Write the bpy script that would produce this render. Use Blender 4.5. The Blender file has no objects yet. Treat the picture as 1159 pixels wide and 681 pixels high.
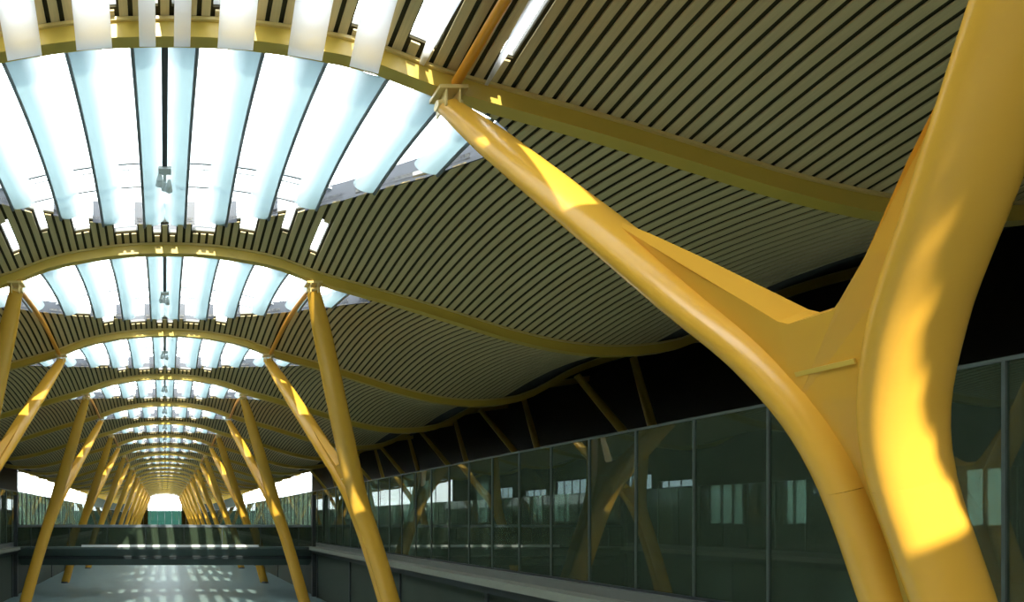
import bpy, math, random
import numpy as np
from mathutils import Vector, Matrix
random.seed(4)
S = bpy.context.scene
COL = S.collection
EYE = 7.2                      # camera height above the canyon floor
BAY = 9.0
Y0 = 2.2                       # first roof beam in front of the camera
NB = 24                        # beams
# ------------------------------------------------------------------ materials
def mat(name, col, rough=0.5, spec=0.5, metal=0.0, noise=0.0, nscale=4.0, stretch=None, bump=0.0):
    m = bpy.data.materials.new(name); m.use_nodes = True
    nt = m.node_tree; b = nt.nodes['Principled BSDF']
    b.inputs['Base Color'].default_value = (*col, 1)
    b.inputs['Roughness'].default_value = rough
    b.inputs['Metallic'].default_value = metal
    b.inputs['Specular IOR Level'].default_value = spec
    if noise:
        tc = nt.nodes.new('ShaderNodeTexCoord'); mp = nt.nodes.new('ShaderNodeMapping')
        if stretch: mp.inputs['Scale'].default_value = stretch
        nz = nt.nodes.new('ShaderNodeTexNoise'); nz.inputs['Scale'].default_value = nscale
        nz.inputs['Detail'].default_value = 4
        mx = nt.nodes.new('ShaderNodeMix'); mx.data_type = 'RGBA'
        mx.inputs['A'].default_value = (*[c*(1-noise) for c in col], 1)
        mx.inputs['B'].default_value = (*[min(1, c*(1+noise)) for c in col], 1)
        nt.links.new(tc.outputs['Object'], mp.inputs['Vector'])
        nt.links.new(mp.outputs['Vector'], nz.inputs['Vector'])
        nt.links.new(nz.outputs['Fac'], mx.inputs['Factor'])
        nt.links.new(mx.outputs['Result'], b.inputs['Base Color'])
        if bump:
            bp = nt.nodes.new('ShaderNodeBump'); bp.inputs['Strength'].default_value = bump
            bp.inputs['Distance'].default_value = 0.02
            nt.links.new(nz.outputs['Fac'], bp.inputs['Height'])
            nt.links.new(bp.outputs['Normal'], b.inputs['Normal'])
    return m

def fabric(name, col, trans=0.5, edge_fade=0):
    m = bpy.data.materials.new(name); m.use_nodes = True
    nt = m.node_tree; nt.nodes.clear()
    o = nt.nodes.new('ShaderNodeOutputMaterial')
    d = nt.nodes.new('ShaderNodeBsdfDiffuse'); t = nt.nodes.new('ShaderNodeBsdfTranslucent')
    nz = nt.nodes.new('ShaderNodeTexNoise'); nz.inputs['Scale'].default_value = 30
    hs = nt.nodes.new('ShaderNodeMix'); hs.data_type = 'RGBA'
    hs.inputs['A'].default_value = (*[c*.97 for c in col], 1); hs.inputs['B'].default_value = (*col, 1)
    nt.links.new(nz.outputs['Fac'], hs.inputs['Factor'])
    for s in (d, t): nt.links.new(hs.outputs['Result'], s.inputs['Color'])
    x = nt.nodes.new('ShaderNodeMixShader'); x.inputs[0].default_value = trans
    nt.links.new(d.outputs[0], x.inputs[1]); nt.links.new(t.outputs[0], x.inputs[2])
    out = x
    if edge_fade:                     # added gradient: the fin turns transparent towards its free edge
        at = nt.nodes.new('ShaderNodeAttribute'); at.attribute_name = 'fade'
        mr = nt.nodes.new('ShaderNodeMapRange'); mr.inputs['From Min'].default_value = .25; mr.inputs['To Max'].default_value = edge_fade
        tp = nt.nodes.new('ShaderNodeBsdfTransparent')
        y = nt.nodes.new('ShaderNodeMixShader')
        nt.links.new(at.outputs['Fac'], mr.inputs['Value']); nt.links.new(mr.outputs[0], y.inputs[0])
        nt.links.new(x.outputs[0], y.inputs[1]); nt.links.new(tp.outputs[0], y.inputs[2]); out = y
    nt.links.new(out.outputs[0], o.inputs[0])
    return m

def glass(name, tint, refl=0.15, rough=0.0, edge=0.6, haze=None, hfac=0.0):
    m = bpy.data.materials.new(name); m.use_nodes = True
    nt = m.node_tree; nt.nodes.clear()
    o = nt.nodes.new('ShaderNodeOutputMaterial')
    t = nt.nodes.new('ShaderNodeBsdfTransparent'); t.inputs[0].default_value = (*tint, 1)
    g = nt.nodes.new('ShaderNodeBsdfGlossy'); g.inputs['Roughness'].default_value = rough
    g.inputs['Color'].default_value = (.93, 1, .96, 1)
    lw = nt.nodes.new('ShaderNodeLayerWeight'); lw.inputs['Blend'].default_value = 0.35
    mr = nt.nodes.new('ShaderNodeMapRange'); mr.inputs['To Min'].default_value = refl; mr.inputs['To Max'].default_value = edge
    nt.links.new(lw.outputs['Fresnel'], mr.inputs['Value'])
    x = nt.nodes.new('ShaderNodeMixShader')
    nt.links.new(mr.outputs[0], x.inputs[0]); nt.links.new(t.outputs[0], x.inputs[1]); nt.links.new(g.outputs[0], x.inputs[2])
    out = x
    if haze:
        d = nt.nodes.new('ShaderNodeBsdfDiffuse'); d.inputs[0].default_value = (*haze, 1)
        y = nt.nodes.new('ShaderNodeMixShader'); y.inputs[0].default_value = hfac
        nt.links.new(x.outputs[0], y.inputs[1]); nt.links.new(d.outputs[0], y.inputs[2]); out = y
    nt.links.new(out.outputs[0], o.inputs[0])
    return m

M = dict(
    yellow=mat('golden yellow paint', (.69, .37, .04), .26, .5, noise=.06, nscale=1.2),
    orange=mat('orange paint', (.70, .30, .02), .35, .5, noise=.05),
    olive=mat('olive gold paint', (.62, .42, .06), .42, .45, noise=.08, nscale=1.5),
    trim=mat('pale gold trim', (.70, .52, .18), .35, .5, noise=.04),
    bamboo=mat('bamboo slats', (.60, .465, .225), .55, .35, noise=.16, nscale=3, stretch=(9, .6, 2)),
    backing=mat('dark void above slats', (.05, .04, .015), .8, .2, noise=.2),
    roof=mat('grey roof sheet', (.30, .30, .28), .6, .3, noise=.08),
    soffit=mat('near black soffit with painted-in shade', (.030, .028, .018), .6, .3, noise=.3),  # shade of the unlit side aisles is put into this base colour
    curb=mat('blue grey skylight curb', (.05, .056, .07), .5, .4, noise=.05),
    grey=mat('grey metal', (.17, .19, .21), .4, .5, noise=.06),
    gmetal=mat('green grey metal', (.075, .095, .078), .4, .5, noise=.06),
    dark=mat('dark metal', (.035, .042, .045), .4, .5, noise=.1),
    white=mat('white metal', (.75, .76, .76), .4, .5, noise=.03),
    fabric=fabric('translucent teal white fabric', (.50, .59, .61), .55, .48),
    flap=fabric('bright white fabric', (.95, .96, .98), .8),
    glass=glass('clear skylight glass', (.97, .99, .99), .01, 0, .25),
    green=glass('dark green tinted glass', (.31, .38, .31), .13, 0.0, .5, (.085, .12, .075), .32),
    sea=glass('deep teal glass', (.085, .16, .135), .05, 0.0, .3),
    pale=glass('pale grey glass', (.5, .58, .60), .08, 0.0, .4),
    teal=glass('pale teal glass', (.55, .80, .72), .08, 0.0, .4),
    floor=mat('polished grey green stone', (.16, .225, .22), .4, .4, noise=.12, nscale=.6),
    gfloor=mat('grey gallery stone', (.16, .17, .15), .3, .5, noise=.12, nscale=.8),
    ledge=mat('pale grey green concrete', (.25, .26, .21), .55, .3, noise=.1),
    darkwall=mat('dark green wall cladding', (.04, .055, .038), .6, .5, noise=.2, nscale=.6),
    bridge=mat('grey steel cladding', (.085, .115, .105), .35, .5, noise=.12),
    apron=mat('pale concrete apron', (.45, .46, .44), .8, .2, noise=.08),
)
# ------------------------------------------------------------------ mesh helpers
class MB:
    def __init__(s): s.v = []; s.f = []
    def box(s, x0, x1, y0, y1, z0, z1):
        n = len(s.v)
        s.v += [(x, y, z) for z in (z0, z1) for y in (y0, y1) for x in (x0, x1)]
        s.f += [tuple(n+i for i in q) for q in ((0,2,3,1),(4,5,7,6),(0,1,5,4),(2,6,7,3),(0,4,6,2),(1,3,7,5))]
    def loft(s, rings, caps=True, closed=True):
        n = len(s.v); m = len(rings[0])
        for r in rings: s.v += [tuple(p) for p in r]
        for i in range(len(rings)-1):
            for j in range(m if closed else m-1):
                k = (j+1) % m
                s.f.append((n+i*m+j, n+i*m+k, n+(i+1)*m+k, n+(i+1)*m+j))
        if caps:
            s.f.append(tuple(n+j for j in range(m))[::-1])
            e = n+(len(rings)-1)*m
            s.f.append(tuple(e+j for j in range(m)))
    def tube(s, pts, rad, seg=16, up=(1, 0, 0), power=2.0, asp=1.0):
        P = [Vector(p) for p in pts]
        R = rad if hasattr(rad, '__len__') else [rad]*len(P)
        rings = []
        up = Vector(up)
        for i, p in enumerate(P):
            d = (P[min(i+1, len(P)-1)] - P[max(i-1, 0)]).normalized()
            a = (up - d*up.dot(d)).normalized(); b = d.cross(a)
            ring = []
            for k in range(seg):
                t = 2*math.pi*k/seg
                c, q = math.cos(t), math.sin(t)
                c = math.copysign(abs(c)**(2/power), c); q = math.copysign(abs(q)**(2/power), q)
                ring.append(p + a*c*R[i] + b*q*R[i]*asp)
            rings.append(ring)
        s.loft(rings)
    def build(s, name, m, parent=None, smooth=False, bevel=0):
        me = bpy.data.meshes.new(name); me.from_pydata(s.v, [], s.f); me.update()
        import bmesh
        bm = bmesh.new(); bm.from_mesh(me); bmesh.ops.recalc_face_normals(bm, faces=bm.faces)
        bm.to_mesh(me); bm.free()
        me.materials.append(m)
        if smooth:
            for p in me.polygons: p.use_smooth = True
            try: me.set_sharp_from_angle(angle=math.radians(40))
            except Exception: pass
        o = bpy.data.objects.new(name, me); COL.objects.link(o)
        if parent: o.parent = parent
        if bevel:
            b = o.modifiers.new('bevel', 'BEVEL'); b.width = bevel; b.segments = 2
        return o
def empty(name, loc=(0, 0, 0)):
    o = bpy.data.objects.new(name, None); COL.objects.link(o); o.location = loc
    o.empty_display_size = .3
    return o
def tag(o, label, cat, group=None, kind=None):
    o['label'] = label; o['category'] = cat
    if group: o['group'] = group
    if kind: o['kind'] = kind
    return o
def struct(o, label=None):
    o['kind'] = 'structure'
    if label: o['label'] = label
    return o
def copy_tree(o, parent=None):
    c = o.copy(); COL.objects.link(c)
    if parent: c.parent = parent
    for ch in list(o.children): copy_tree(ch, c)
    return c
def catmull(P, n=6):
    P = [Vector(p) for p in P]; Q = [P[0]*2-P[1]] + P + [P[-1]*2-P[-2]]
    out = []
    for i in range(1, len(Q)-2):
        for k in range(n):
            t = k/n
            out.append(.5*((2*Q[i]) + (Q[i+1]-Q[i-1])*t + (2*Q[i-1]-5*Q[i]+4*Q[i+1]-Q[i+2])*t*t + (3*Q[i]-Q[i-1]-3*Q[i+1]+Q[i+2])*t**3))
    out.append(P[-1]); return out
ORD = ['first', 'second', 'third', 'fourth', 'fifth', 'sixth', 'seventh', 'eighth', 'ninth', 'tenth', 'eleventh', 'twelfth',
       'thirteenth', 'fourteenth', 'fifteenth', 'sixteenth', 'seventeenth', 'eighteenth', 'nineteenth', 'twentieth',
       'twenty-first', 'twenty-second', 'twenty-third', 'twenty-fourth']
# ------------------------------------------------------------------ the roof wave
KX = [0, 2, 3, 4.4, 5.7, 7, 9.2, 11.1, 13.3, 15.3, 17.8, 19.5, 22.6, 26, 31]
KZ = [10.45, 10.35, 10.2, 9.9, 9.4, 9.02, 8.4, 7.82, 7.15, 6.72, 6.6, 6.85, 8.4, 9.5, 10.4]
_h = np.array(KX, float); _z = np.array(KZ, float)
_m = np.gradient(_z, _h); _m[0] = 0
def zt(x):
    x = abs(x)
    x = min(x, 30.99)
    i = int(np.searchsorted(_h, x, side='right')-1)
    d = _h[i+1]-_h[i]; t = (x-_h[i])/d
    return float((2*t**3-3*t*t+1)*_z[i] + (t**3-2*t*t+t)*d*_m[i] + (-2*t**3+3*t*t)*_z[i+1] + (t**3-t*t)*d*_m[i+1])
def bulge(t): return .5*math.sin(math.pi*min(max(t/BAY, 0), 1))
def zc(x, t): return EYE + zt(x) + bulge(t)
YN = ([0, 6.5, 7.4, 8.0, 8.4], [.42, .55, .75, 1.05, 1.45])
YF = ([0, 2, 3, 4.5, 5.8, 7.2, 8.0, 8.4], [7.98, 7.75, 7.4, 6.5, 5.0, 3.4, 2.05, 1.5])
def yn(x): return float(np.interp(abs(x), *YN))
def yf(x): return float(np.interp(abs(x), *YF))
PITCH = .284
SLOTS_NEAR = [(.36, .17, 8.72), (1.47, .37, 8.72), (2.92, .36, 8.72), (4.15, .30, 8.72), (5.35, .26, 8.6), (6.7, .16, 8.4)]   # centre, half width, far end
SLOTS_SECOND = [(.36, .10, 8.5), (1.47, .37, 8.35), (2.92, .36, 8.0), (4.15, .16, 7.6), (5.35, .06, 8.1)]
SLOTS_REST = [(.36, .10, 8.5), (1.47, .37, 8.3), (2.92, .36, 7.95)]
SLOTS = SLOTS_SECOND
def openings(x0, x1):
    """list of openings (yn at x0, yn at x1, yf at x0, yf at x1) of the strip x0..x1"""
    xm = abs((x0+x1)/2); r = []
    lens = xm < 8.4
    if lens: r.append([yn(x0), yn(x1), yf(x0), yf(x1)])
    for c, hw, fe in SLOTS:
        if abs(xm-c) < hw:
            if c < 5: r[0][2] = r[0][3] = fe
            else: r.append([fe-1.6, fe-1.6, fe, fe])
    return r
def strip(mb, x0, x1, ya0, ya1, yb0, yb1, dz0, dz1, n):
    """a board between x0 and x1 from y=ya to y=yb following the vault; dz0..dz1 is its thickness range"""
    rings = []
    for i in range(n+1):
        s = i/n
        p0 = ya0+(yb0-ya0)*s; p1 = ya1+(yb1-ya1)*s
        rings.append([(x0, p0, zc(x0, p0)+dz0), (x1, p1, zc(x1, p1)+dz0), (x1, p1, zc(x1, p1)+dz1), (x0, p0, zc(x0, p0)+dz1)])
    mb.loft(rings)
def vault(board, gap_lo, gap_hi, xa, xb, dz0, dz1, holes=True, split=None):
    mb = MB()
    k0 = math.ceil(xa/PITCH); k1 = math.floor(xb/PITCH)
    for k in range(k0, k1+1):
        c = k*PITCH; x0, x1 = c-board/2, c+board/2
        op = openings(x0, x1) if holes else []
        a0 = a1 = gap_lo
        for o in op:
            if o[0]-a0 > .02: strip(mb, x0, x1, a0, a1, o[0], o[1], dz0, dz1, max(2, int((o[0]-a0)*1.2)))
            a0, a1 = o[2], o[3]
        strip(mb, x0, x1, a0, a1, gap_hi, gap_hi, dz0, dz1, max(2, int((gap_hi-a0)*1.2)))
    return mb
SEAM = 18.6
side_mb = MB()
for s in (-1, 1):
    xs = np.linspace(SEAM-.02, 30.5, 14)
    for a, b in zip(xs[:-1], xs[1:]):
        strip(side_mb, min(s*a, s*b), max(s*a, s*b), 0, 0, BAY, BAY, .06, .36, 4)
def make_ceiling():
    c = vault(.182, .02, BAY-.02, -SEAM, SEAM, 0, .035).build('ceiling', M['bamboo'])
    struct(c, 'undulating bamboo slat ceiling between two roof beams')
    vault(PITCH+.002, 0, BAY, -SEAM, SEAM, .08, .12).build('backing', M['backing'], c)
    vault(PITCH+.002, 0, BAY, -SEAM, SEAM, .14, .24).build('roof_sheet', M['roof'], c)
    side_mb.build('shaded_soffit', M['soffit'], c)['label'] = 'near black soffit with painted-in shade beyond the slats'
    return c
SLOTS = SLOTS_NEAR; c = make_ceiling(); c.location = (0, Y0, 0)
SLOTS = SLOTS_SECOND; c = make_ceiling(); c.location = (0, Y0+BAY, 0)
SLOTS = SLOTS_REST; ceil0 = make_ceiling(); ceil0.location = (0, Y0+2*BAY, 0)
for k in range(-2, NB-1):
    if k in (0, 1, 2): continue
    c = copy_tree(ceil0); c.location = (0, Y0+BAY*k, 0)
SLOTS = SLOTS_NEAR
# ------------------------------------------------------------------ roof beams
def beam_mb(xa, xb, w, zhi, zlo):
    mb = MB(); rings = []
    for x in np.linspace(xa, xb, 90):
        z = EYE+zt(x)
        rings.append([(x, -w/2, z+zlo), (x, w/2, z+zlo), (x, w/2, z+zhi), (x, -w/2, z+zhi)])
    mb.loft(rings); return mb
beam0 = beam_mb(-30.5, 30.5, .26, .0, -.36).build('roof_beam', M['olive'])
fl = beam_mb(-30.5, 30.5, .36, .03, -.035).build('top_flange', M['trim'], beam0); fl['label'] = 'pale gold upper flange'
beam0.location = (0, Y0, 0)
tag(beam0, 'curved olive gold roof beam directly overhead, above the top edge of the picture', 'beam', 'curved roof beams')
for k in range(1, NB):
    b = copy_tree(beam0); b.location = (0, Y0+BAY*k, 0)
    b['label'] = ('nearest and widest curved olive gold roof beam, resting on the giant foreground pylon' if k == 1 else
                  f'{ORD[k-1]} curved olive gold roof beam, counted backward from the nearest one in view')
# ------------------------------------------------------------------ skylights
FIN = [.735, 2.2, 3.6, 4.95, 6.25, 7.4]
def PZ(x): return EYE+zt(x)*.95+.05*10.45+1.0
def make_skylight():
    r = empty('skylight')
    # curb lining the opening
    mb = MB(); rings = []
    xs = list(np.linspace(-8.4, 8.4, 57))
    loop = [(x, yf(x)) for x in xs] + [(x, yn(x)) for x in xs[::-1]]
    def ring_at(x, y, nx, ny):
        z = zc(x, y)
        return [(x, y, z+.0), (x+nx*.06, y+ny*.06, z+.0), (x+nx*.06, y+ny*.06, PZ(x)), (x, y, PZ(x))]
    far = [ring_at(x, yf(x), 0, 1) for x in xs if not any(abs(abs(x)-c) < h+.04 for c, h, e in SLOTS[:4])]
    # the far curb is broken by the slots: build it piecewise
    seg = []
    for x in np.linspace(-8.4, 8.4, 337):
        if any(abs(abs(x)-c) < h for c, h, e in SLOTS[:4]):
            if len(seg) > 1: mb.loft(seg)
            seg = []
        else: seg.append(ring_at(x, yf(x), 0, 1))
    if len(seg) > 1: mb.loft(seg)
    mb.loft([ring_at(x, yn(x), 0, -1) for x in xs])
    mb.build('curb', M['curb'], r)
    # glass above
    mb = MB(); rings = []
    for x in np.linspace(-9, 9, 25):
        z = PZ(x)
        rings.append([(x, .05, z), (x, BAY-.05, z), (x, BAY-.05, z+.03), (x, .05, z+.03)])
    mb.loft(rings)
    mb.build('glass_pane', M['glass'], r)
    # purlins carrying the glass
    for y in (5.62, 5.95, 6.8):
        mb = MB(); rings = []
        for x in np.linspace(-8.2, 8.2, 31):
            z = PZ(x)-.07; w = .022 if y == 5.95 else .04
            rings.append([(x, y-w, z-2*w), (x, y+w, z-2*w), (x, y+w, z), (x, y-w, z)])
        mb.loft(rings); p = mb.build('glazing_bar', M['grey'], r)
    # fabric fins
    for s in (-1, 1):
        for X in FIN:
            y0, y1 = yn(X)+.02, yf(X)+.12
            if y1-y0 < 1.5: y1 = y0+1.5
            n = 10; rings = []
            wf = .72 if X < 6 else .6
            for i in range(n+1):
                y = y0+(y1-y0)*i/n
                prof = []
                for a in np.linspace(0, math.pi/2, 8):
                    prof.append((X-.03-wf*math.sin(a), .0+.33*(1-math.cos(a))))
                outer = [(s*px, y, zc(X, y)+pz) for px, pz in prof]
                inner = [(s*(px+.012), y, zc(X, y)+pz+.018) for px, pz in prof[::-1]]
                rings.append(outer+inner)
            mb = MB(); mb.loft(rings)
            f = mb.build('fabric_fin', M['fabric'], r, smooth=True)
            at = f.data.attributes.new('fade', 'FLOAT', 'POINT')
            at.data.foreach_set('value', np.array(([k_/7 for k_ in range(8)]+[1-k_/7 for k_ in range(8)])*(n+1), dtype=np.float32))
            mb = MB()
            mb.tube([(s*X, y0+(y1-y0)*i/n, zc(X, y0+(y1-y0)*i/n)-.02) for i in range(n+1)], .05, 8)
            t = mb.build('edge_tube', M['grey'], f, smooth=True)
    # ridge rail with the lamp at its end
    mb = MB()
    mb.loft([[(-.075, y, zc(0, y)+.02), (.075, y, zc(0, y)+.02), (.075, y, zc(0, y)+.2), (-.075, y, zc(0, y)+.2)] for y in np.linspace(.1, 5.3, 8)])
    mb.build('ridge_rail', M['dark'], r)
    mb = MB(); z = zc(0, 5.7); q = 5.25
    mb.box(-.2, .2, q, q+.3, z-.02, z+.06); mb.box(-.05, .05, q+.3, q+.8, z+.02, z+.06)
    mb.tube([(-.16, q+.25, z-.02), (-.16, q+.3, z-.18), (-.16, q+.45, z-.24)], [.05, .11, .13], 12)
    mb.tube([(.14, q+.55, z-.0), (.14, q+.65, z-.16), (.14, q+.8, z-.2)], [.05, .10, .12], 12)
    mb.tube([(0, q+.75, z+.04), (0, q+1.0, z-.02)], [.05, .12], 12)
    mb.build('spotlight_bracket', M['white'], r)
    return r
sky0 = make_skylight(); sky0.location = (0, Y0+BAY, 0)
SKY_G = 'lens-shaped skylights along the roof ridge'
skies = [sky0]
for k in range(2, NB-1):
    c = copy_tree(sky0); c.location = (0, Y0+BAY*k, 0); skies.append(c)
for i, c in enumerate(skies):
    tag(c, ('large white lens skylight right behind the nearest visible roof beam, biggest of all' if i == 0 else
            f'{ORD[i]} lens skylight with white fabric fins, counted backward from the biggest one'), 'skylight', SKY_G)
near = copy_tree(sky0); near.location = (0, Y0, 0)
tag(near, 'skylight overhead at the top edge, its white flaps crossing the nearest beam', 'skylight', SKY_G)
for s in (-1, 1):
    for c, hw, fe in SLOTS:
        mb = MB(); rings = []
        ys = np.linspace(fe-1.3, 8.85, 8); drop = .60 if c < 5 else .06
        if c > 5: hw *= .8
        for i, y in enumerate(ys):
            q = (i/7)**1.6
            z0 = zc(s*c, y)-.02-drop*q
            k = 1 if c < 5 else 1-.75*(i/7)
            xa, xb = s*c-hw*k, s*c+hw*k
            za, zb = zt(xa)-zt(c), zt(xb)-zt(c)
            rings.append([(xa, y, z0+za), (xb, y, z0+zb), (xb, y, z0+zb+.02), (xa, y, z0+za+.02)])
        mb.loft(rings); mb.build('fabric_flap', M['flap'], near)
# ------------------------------------------------------------------ pylons
def pylon(TOPX):
    r = empty('pylon')
    for e in (-1, 1):
        top = Vector((TOPX, 4.42*e, EYE+zt(TOPX)-.66)); root = Vector((8.68, .39*e, EYE+1.6))
        P = [top, top.lerp(root, .18), top.lerp(root, .45), top.lerp(root, .74), top.lerp(root, .93)+Vector((.02, 0, 0)),
             Vector((8.98, .28*e, EYE+.75)), Vector((9.65, .25*e, EYE-1.2)), Vector((10.38, .25*e, EYE-3.6)), Vector((11.4, .27*e, 0.0))]
        R = [.25, .36, .405, .435, .45, .43, .41, .41, .42]; ASP = .56
        pts = catmull(P, 6); rad = np.interp(np.linspace(0, 8, len(pts)), range(9), R)
        k = 31
        mb = MB(); mb.tube(pts[:k+1], rad[:k+1], 28, (1, 0, 0), 2.0, ASP)
        a = mb.build('arm', M['yellow'], r, smooth=True)
        mb = MB(); mb.tube(pts[k:], rad[k:], 28, (1, 0, 0), 2.0, ASP)
        l = mb.build('leg', M['yellow'], r, smooth=True)
        # pin bracket between the arm and the beam
        mb = MB()
        t = top
        for dx in (-.16, .12):
            mb.box(t.x+dx, t.x+dx+.04, t.y-.20, t.y+.20, t.z-.12, t.z+.24)
        mb.tube([(t.x-.26, t.y, t.z+.02), (t.x+.26, t.y, t.z+.02)], .10, 14, (0, 1, 0))
        mb.box(t.x-.3, t.x+.3, t.y-.22, t.y+.22, t.z+.22, t.z+.30)
        mb.build('pin_bracket', M['trim'], r, bevel=.01)
        mb = MB(); mb.tube([(11.4, .27*e, .02), (11.4, .27*e, .18)], [.45, .36], 20)
        mb.build('base_shoe', M['dark'], r, smooth=True)
    # web plate joining the arms at the crotch
    u = Vector((TOPX-8.68, 0, 7.26)); nrm = Vector((7.26, 0, 8.68-TOPX)).normalized()
    def W(s_, y_, o): return Vector((8.68, y_, EYE+1.6)) + u*s_ + nrm*o
    A = [(.46, 2.06), (.40, 1.70), (.30, 1.13), (.20, .56), (.150, .28), (.140, .18)]
    B = [(.46, 2.10), (.40, 1.75), (.30, 1.2), (.20, .68), (.150, .36), (.14, .28)]
    poly = A + [(a, -b) for a, b in B[::-1]]
    poly += [(.42, -2.02), (.20, -1.1), (.0, -.42), (-.42, -.2), (-.42, .2), (0, .42), (.20, 1.1), (.42, 2.02)]
    mb = MB(); n = len(poly)
    hw = [.03, .10, .17, .20, .22, .22]; hw = hw+hw[::-1]+[.03, .14, .22, .22, .22, .22, .14, .03]
    mb.v = [tuple(W(a, b, -h)) for (a, b), h in zip(poly, hw)] + [tuple(W(a, b, h)) for (a, b), h in zip(poly, hw)]
    mb.f = [tuple(range(n)), tuple(range(n, 2*n))[::-1]] + [(i, (i+1) % n, n+(i+1) % n, n+i) for i in range(n)]
    w = mb.build('web_plate', M['yellow'], r)
    mb = MB()
    mb.loft([[W(.05, y, -.224), W(.058, y, -.224), W(.058, y, .224), W(.05, y, .224)] for y in (-.3, .3)])
    mb.build('seam_shadow', M['olive'], w)  # olive strip painted in for the shadow of the seam groove
    # infill between the legs
    mb = MB(); rings = []
    for p in ((9.2, EYE-.1), (9.55, EYE-1.2), (10.3, EYE-3.6), (11.35, .25)):
        rings.append([(p[0]-.1, -.22, p[1]), (p[0]+.1, -.22, p[1]), (p[0]+.1, .22, p[1]), (p[0]-.1, .22, p[1])])
    mb.loft(rings); mb.build('leg_infill', M['olive'], r)
    # tie along the ceiling between the two arm tops
    mb = MB(); mb.tube([(TOPX+.1, y, EYE+9.06+.3*math.sin(math.pi*(y+4.4)/8.8)) for y in np.linspace(-4.3, 4.3, 14)], .11, 12)
    mb.build('tie_beam', M['orange'], r, smooth=True)
    return r
PY_G = 'forked yellow pylons in two rows'
pyn = pylon(5.95); pyn.location = (0, Y0+BAY/2, 0)
pr = [pyn]
py0 = pylon(5.68); py0.location = (0, Y0+BAY/2+2*BAY, 0); pr.append(py0)
for k in range(2, 12):
    c = copy_tree(py0); c.location = (0, Y0+BAY/2+2*BAY*k, 0); pr.append(c)
pl = []
for k in range(1, 12):
    c = copy_tree(py0); c.location = (0, Y0+BAY/2+2*BAY*k, 0); c.scale = (-1, 1, 1); pl.append(c)
for i, c in enumerate(pr):
    tag(c, 'giant forked yellow pylon filling the right foreground' if i == 0 else
        f'{ORD[i-1]} forked yellow pylon of the right row behind the giant foreground one' if i > 1 else
        'forked yellow pylon of the right row standing next behind the giant foreground one', 'pylon', PY_G)
for i, c in enumerate(pl):
    tag(c, 'forked yellow pylon cut by the left edge of the picture' if i == 0 else
        f'{ORD[i]} forked yellow pylon of the left row, counted from the left edge inward', 'pylon', PY_G)
# ------------------------------------------------------------------ floors, ledges, walls
L = Y0+BAY*(NB-1)              # far end
def sbox(name, m, b, label=None, bevel=0):
    mb = MB(); mb.box(*b); o = mb.build(name, m, bevel=bevel); struct(o, label); return o
sbox('floor', M['floor'], (-14.6, 14.6, -14, L, -.2, 0), 'polished canyon floor below the bridges')
GZ = EYE-2.2
for s, side in ((1, 'right'), (-1, 'left')):
    def bx(a, b, *r): return (min(s*a, s*b), max(s*a, s*b), *r)
    sbox('floor_'+side, M['gfloor'], bx(14.35, 30.5, -14, L, GZ-.5, GZ), f'grey gallery floor on the {side}')
    sbox('trim_1_'+side if False else ('trim_1' if s > 0 else 'trim_2'), M['ledge'], bx(13.55, 14.349, -14, L, GZ-.62, GZ-.32), f'pale concrete ledge under the {side} glass wall')
    sbox('trim_3' if s > 0 else 'trim_4', M['dark'], bx(13.8, 14.349, -14, L, GZ-.95, GZ-.621), f'dark band below the {side} ledge')  # dark metal band set back under the ledge
    wl = sbox('wall_'+side, M['darkwall'], bx(14.2, 14.6, -14, L, 0, GZ-.501), f'dark green wall below the {side} gallery')
    for j in range(24):
        y = 6+9*j*.96
        mb = MB(); mb.box(*bx(14.1, 14.2, y-.1, y+.1, 0, GZ-.96)); mb.build('wall_post', M['dark'], wl)
    # outer walls of the aisles: solid near, glazed far
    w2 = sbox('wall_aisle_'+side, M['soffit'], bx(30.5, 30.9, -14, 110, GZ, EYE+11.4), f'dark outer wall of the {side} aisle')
    for j in range(6):
        pass
sbox('wall_back', M['darkwall'], (-30.9, 30.9, -16.3, -16, 0, EYE+11.5), 'dark wall behind the camera')
# window strips in the dark aisle walls are openings: rebuild the wall in pieces
def aisle_wall(s, side):
    o = bpy.data.objects['wall_aisle_'+side]; me = o.data
    mb = MB()
    a, b = (30.5, 30.9) if s > 0 else (-30.9, -30.5)
    lo, hi = EYE-.2, EYE+1.9
    wins = [(19.2, 20.4, lo, hi), (21.4, 24.4, lo, hi-.3), (25.2, 26.3, lo, hi), (28, 30, lo, hi), (40, 44.5, EYE-.1, EYE+2), (50, 53, EYE-.2, EYE+3.6), (60, 64, EYE-.2, EYE+4.6),
            (65, 68.5, EYE-.2, EYE+5.6), (70, 73, EYE-.2, EYE+4.4), (75, 81, EYE-.2, EYE+5.8), (83, 88, EYE-.2, EYE+4.8), (91, 97, EYE-.2, EYE+5.6)]
    y = -14
    for w in wins:
        mb.box(a, b, y, w[0], GZ, EYE+11.4); y = w[1]
        mb.box(a, b, w[0], w[1], GZ, w[2]); mb.box(a, b, w[0], w[1], w[3], EYE+11.4)
    mb.box(a, b, y, 110, GZ, EYE+11.4)
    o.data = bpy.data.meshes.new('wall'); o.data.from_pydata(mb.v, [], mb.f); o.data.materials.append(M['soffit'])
    for w in wins:
        mb = MB(); mb.box(a+.15, a+.19, w[0], w[1], w[2], w[3]); mb.build('window_pane', M['pale'], o)
        for yy in np.arange(w[0], w[1], .6 if w[1] < 45 else 1.5):
            mb = MB(); mb.box(a+.1, a+.2, yy-.03, yy+.03, w[2], w[3]); mb.build('window_bar', M['dark'], o)
aisle_wall(1, 'right'); aisle_wall(-1, 'left')
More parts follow.
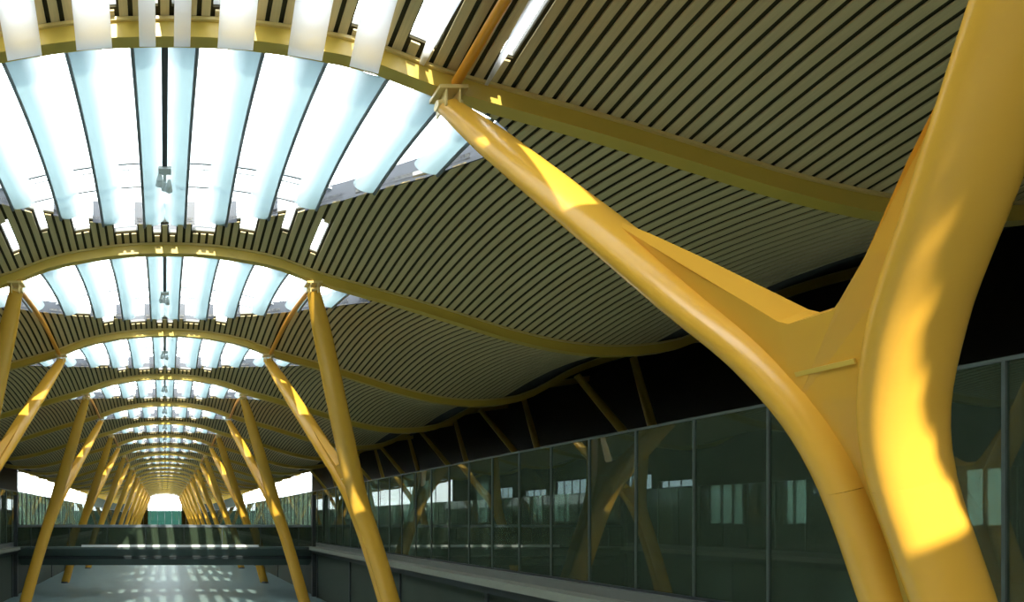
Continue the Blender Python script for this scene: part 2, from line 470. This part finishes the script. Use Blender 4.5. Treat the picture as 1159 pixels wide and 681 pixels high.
# ------------------------------------------------------------------ glass walls along the galleries
def glass_bay(s):
    g = empty('window')
    x = s*14.6; H = 4.95
    mb = MB(); mb.box(x-.012, x+.012, 0, 18, .06, H); p = mb.build('pane', M['green'], g)
    for j in range(10):
        mb = MB(); y = .2+1.8*j
        mb.box(x-.05, x+.05, y-.022, y+.022, 0, H+.03); mb.build('mullion', M['gmetal'], g)
    mb = MB(); mb.box(x-.05, x+.05, 0, 18, H, H+.07); mb.build('top_rail', M['gmetal'], g)
    mb = MB(); mb.box(x-.06, x+.06, 0, 18, 0, .08); mb.build('bottom_rail', M['dark'], g)
    mb = MB(); mb.tube([(x+s*.35, 0, 1.1), (x+s*.35, 18, 1.1)], .025, 8); mb.build('handrail', M['grey'], g)
    return g
n = 1
for s in (1, -1):
    g0 = glass_bay(s)
    for k in range(12):
        g = g0 if k == 0 else copy_tree(g0)
        g.location = (0, 3.6-9+18*k, GZ); g.name = f'window_{n}'; n += 1
        struct(g, f'{ORD[k]} bay of dark green glass wall on the {"right" if s > 0 else "left"} gallery')
# far glazed aisle sides and the end
for s in (1, -1):
    g = empty(f'window_{n}'); n += 1; struct(g, f'bright outer glazing of the far {"right" if s > 0 else "left"} aisle')
    x = s*30.6
    mb = MB(); mb.box(x-.02, x+.02, 110, L, GZ, EYE+10.2); mb.build('pane', M['glass'], g)
    for y in np.arange(111, L, 6):
        mb = MB(); mb.box(x-.08, x+.08, y-.06, y+.06, GZ, EYE+10.3); mb.build('mullion', M['grey'], g)
g = empty(f'window_{n}'); struct(g, 'glazed end wall far down the hall')
mb = MB(); mb.box(-14.6, 14.6, L+.3, L+.34, 0, EYE+3.6); mb.build('lower_pane', M['sea'], g)
mb = MB(); mb.box(-14.6, 14.6, L+.3, L+.34, EYE+3.6, EYE+11); mb.build('upper_pane', M['glass'], g)
for x in np.arange(-14, 14.1, 2.8):
    mb = MB(); mb.box(x-.06, x+.06, L+.2, L+.3, 0, EYE+11); mb.build('mullion', M['grey'], g)
sbox('wall_end', M['darkwall'], (-30.9, 30.9, L+.5, L+.8, 0, EYE+11), 'dark far end wall')
for_hole = bpy.data.objects['wall_end']
mb = MB()
for bx_ in ((-30.9, -6.6, 0, EYE+11), (6.6, 30.9, 0, EYE+11), (-6.6, 6.6, 0, 1.0)): mb.box(bx_[0], bx_[1], L+.5, L+.8, bx_[2], bx_[3])
for_hole.data = bpy.data.meshes.new('wall_end'); for_hole.data.from_pydata(mb.v, [], mb.f); for_hole.data.materials.append(M['darkwall'])
sbox('ground', M['apron'], (-260, 260, -60, 520, -.6, -.3), 'pale apron outside the hall')
# ------------------------------------------------------------------ outer forked struts under the dark soffit
def outer():
    r = empty('strut')
    for a, b in (((25.8, 0, EYE+8.95), (27.5, 0, EYE+2.8)), ((22.7, 0, EYE+7.95), (27.3, 0, EYE+2.4))):
        mb = MB(); pa, pb = Vector(a), Vector(b)
        mb.tube([pa, pa.lerp(pb, .5), pb], [.16, .2, .2], 14, (0, 1, 0)); mb.build('arm', M['olive'], r, smooth=True)
    mb = MB(); mb.tube([(27.45, 0, EYE+3.0), (27.6, 0, GZ)], [.28, .34], 16, (0, 1, 0)); mb.build('post', M['olive'], r, smooth=True)
    return r
o0 = outer(); OG = 'slim forked struts of the dark right aisle'
for i in range(7):
    c = o0 if i == 0 else copy_tree(o0)
    c.location = (0, Y0+BAY*(3+i), 0)
    tag(c, f'{ORD[i]} slim olive forked strut under the dark right soffit, counted from the foreground pylon', 'strut', OG)
# ------------------------------------------------------------------ the bridge across the canyon
BY = 52
br = empty('footbridge', (0, BY, 0)); tag(br, 'dark glass-sided footbridge crossing the canyon below the far skylights', 'bridge')
mb = MB()
mb.loft([[(x, -2.25, EYE-2.75), (x, -2.25, EYE-2.55), (x, 2.25, EYE-2.55), (x, 2.25, EYE-2.75), (x, .3, EYE-4.45), (x, -.1, EYE-4.45)] for x in (-14.1, 14.1)])
mb.build('deck', M['bridge'], br, bevel=.03)
mb = MB()
mb.loft([[(x, -1.45, EYE-3.50), (x, -1.30, EYE-3.75), (x, -1.15, EYE-3.70), (x, -1.3, EYE-3.4)] for x in (-14.1, 14.1)])
mb.build('fascia_groove', M['dark'], br)
mb = MB(); mb.box(-7.8, 8.8, -2.36, -2.2, EYE-2.56, EYE-2.34); k_ = mb.build('stripe', M['white'], br); k_['label'] = 'white kerb along the deck edge'  # white bar over only the middle of the deck edge
for yy in (-2.1, 2.1):
    mb = MB(); mb.box(-14.1, 14.1, yy-.015, yy+.015, EYE-2.5, EYE-.62); mb.build('parapet_pane', M['green'], br)
    mb = MB(); mb.box(-14.1, 14.1, yy-.07, yy+.07, EYE-.7, EYE-.5); mb.build('handrail', M['grey'], br)
    for x in np.arange(-12.6, 12.7, 3.6):
        mb = MB(); mb.box(x-.03, x+.03, yy-.05, yy+.05, EYE-2.55, EYE-.7); mb.build('post', M['dark'], br)
for s in (-1, 1):
    mb = MB(); x = s*14.0
    mb.box(x-.17, x+.17, -2.3, -1.96, 0, EYE+2.3); mb.build('end_post', M['dark'], br)
# ------------------------------------------------------------------ light
w = bpy.data.worlds.new('sky'); S.world = w; w.use_nodes = True
bg = w.node_tree.nodes['Background']; bg.inputs[0].default_value = (.92, .96, 1, 1); bg.inputs[1].default_value = 7.6
sun = bpy.data.lights.new('sun', 'SUN'); sun.energy = 12; sun.angle = math.radians(.6); sun.color = (1, .93, .78)
so = bpy.data.objects.new('sun', sun); COL.objects.link(so)
to_sun = Vector((-.132, -1.275, 1)).normalized()
so.rotation_euler = to_sun.to_track_quat('Z', 'Y').to_euler(); so.location = (0, 0, 60)
# ------------------------------------------------------------------ camera
cam = bpy.data.cameras.new('camera'); co = bpy.data.objects.new('camera', cam); COL.objects.link(co)
co.location = (0, 0, EYE); co.rotation_euler = (math.radians(90), 0, 0)
cam.sensor_width = 36; cam.sensor_fit = 'HORIZONTAL'; cam.lens = 36*600/1159
cam.shift_x = (579.5-186.5)/1159; cam.shift_y = (588-340.5)/1159
cam.clip_end = 1000; cam.clip_start = .05
S.camera = co
vs = S.view_settings; vs.view_transform = 'Standard'; vs.look = 'None'; vs.gamma = 1; vs.exposure = 0.15; vs.use_curve_mapping = False
S.cycles.max_bounces = 10; S.cycles.diffuse_bounces = 5; S.cycles.glossy_bounces = 4
S.cycles.transparent_max_bounces = 16; S.cycles.transmission_bounces = 4
S.cycles.caustics_reflective = False; S.cycles.caustics_refractive = False
S.cycles.sample_clamp_indirect = 4
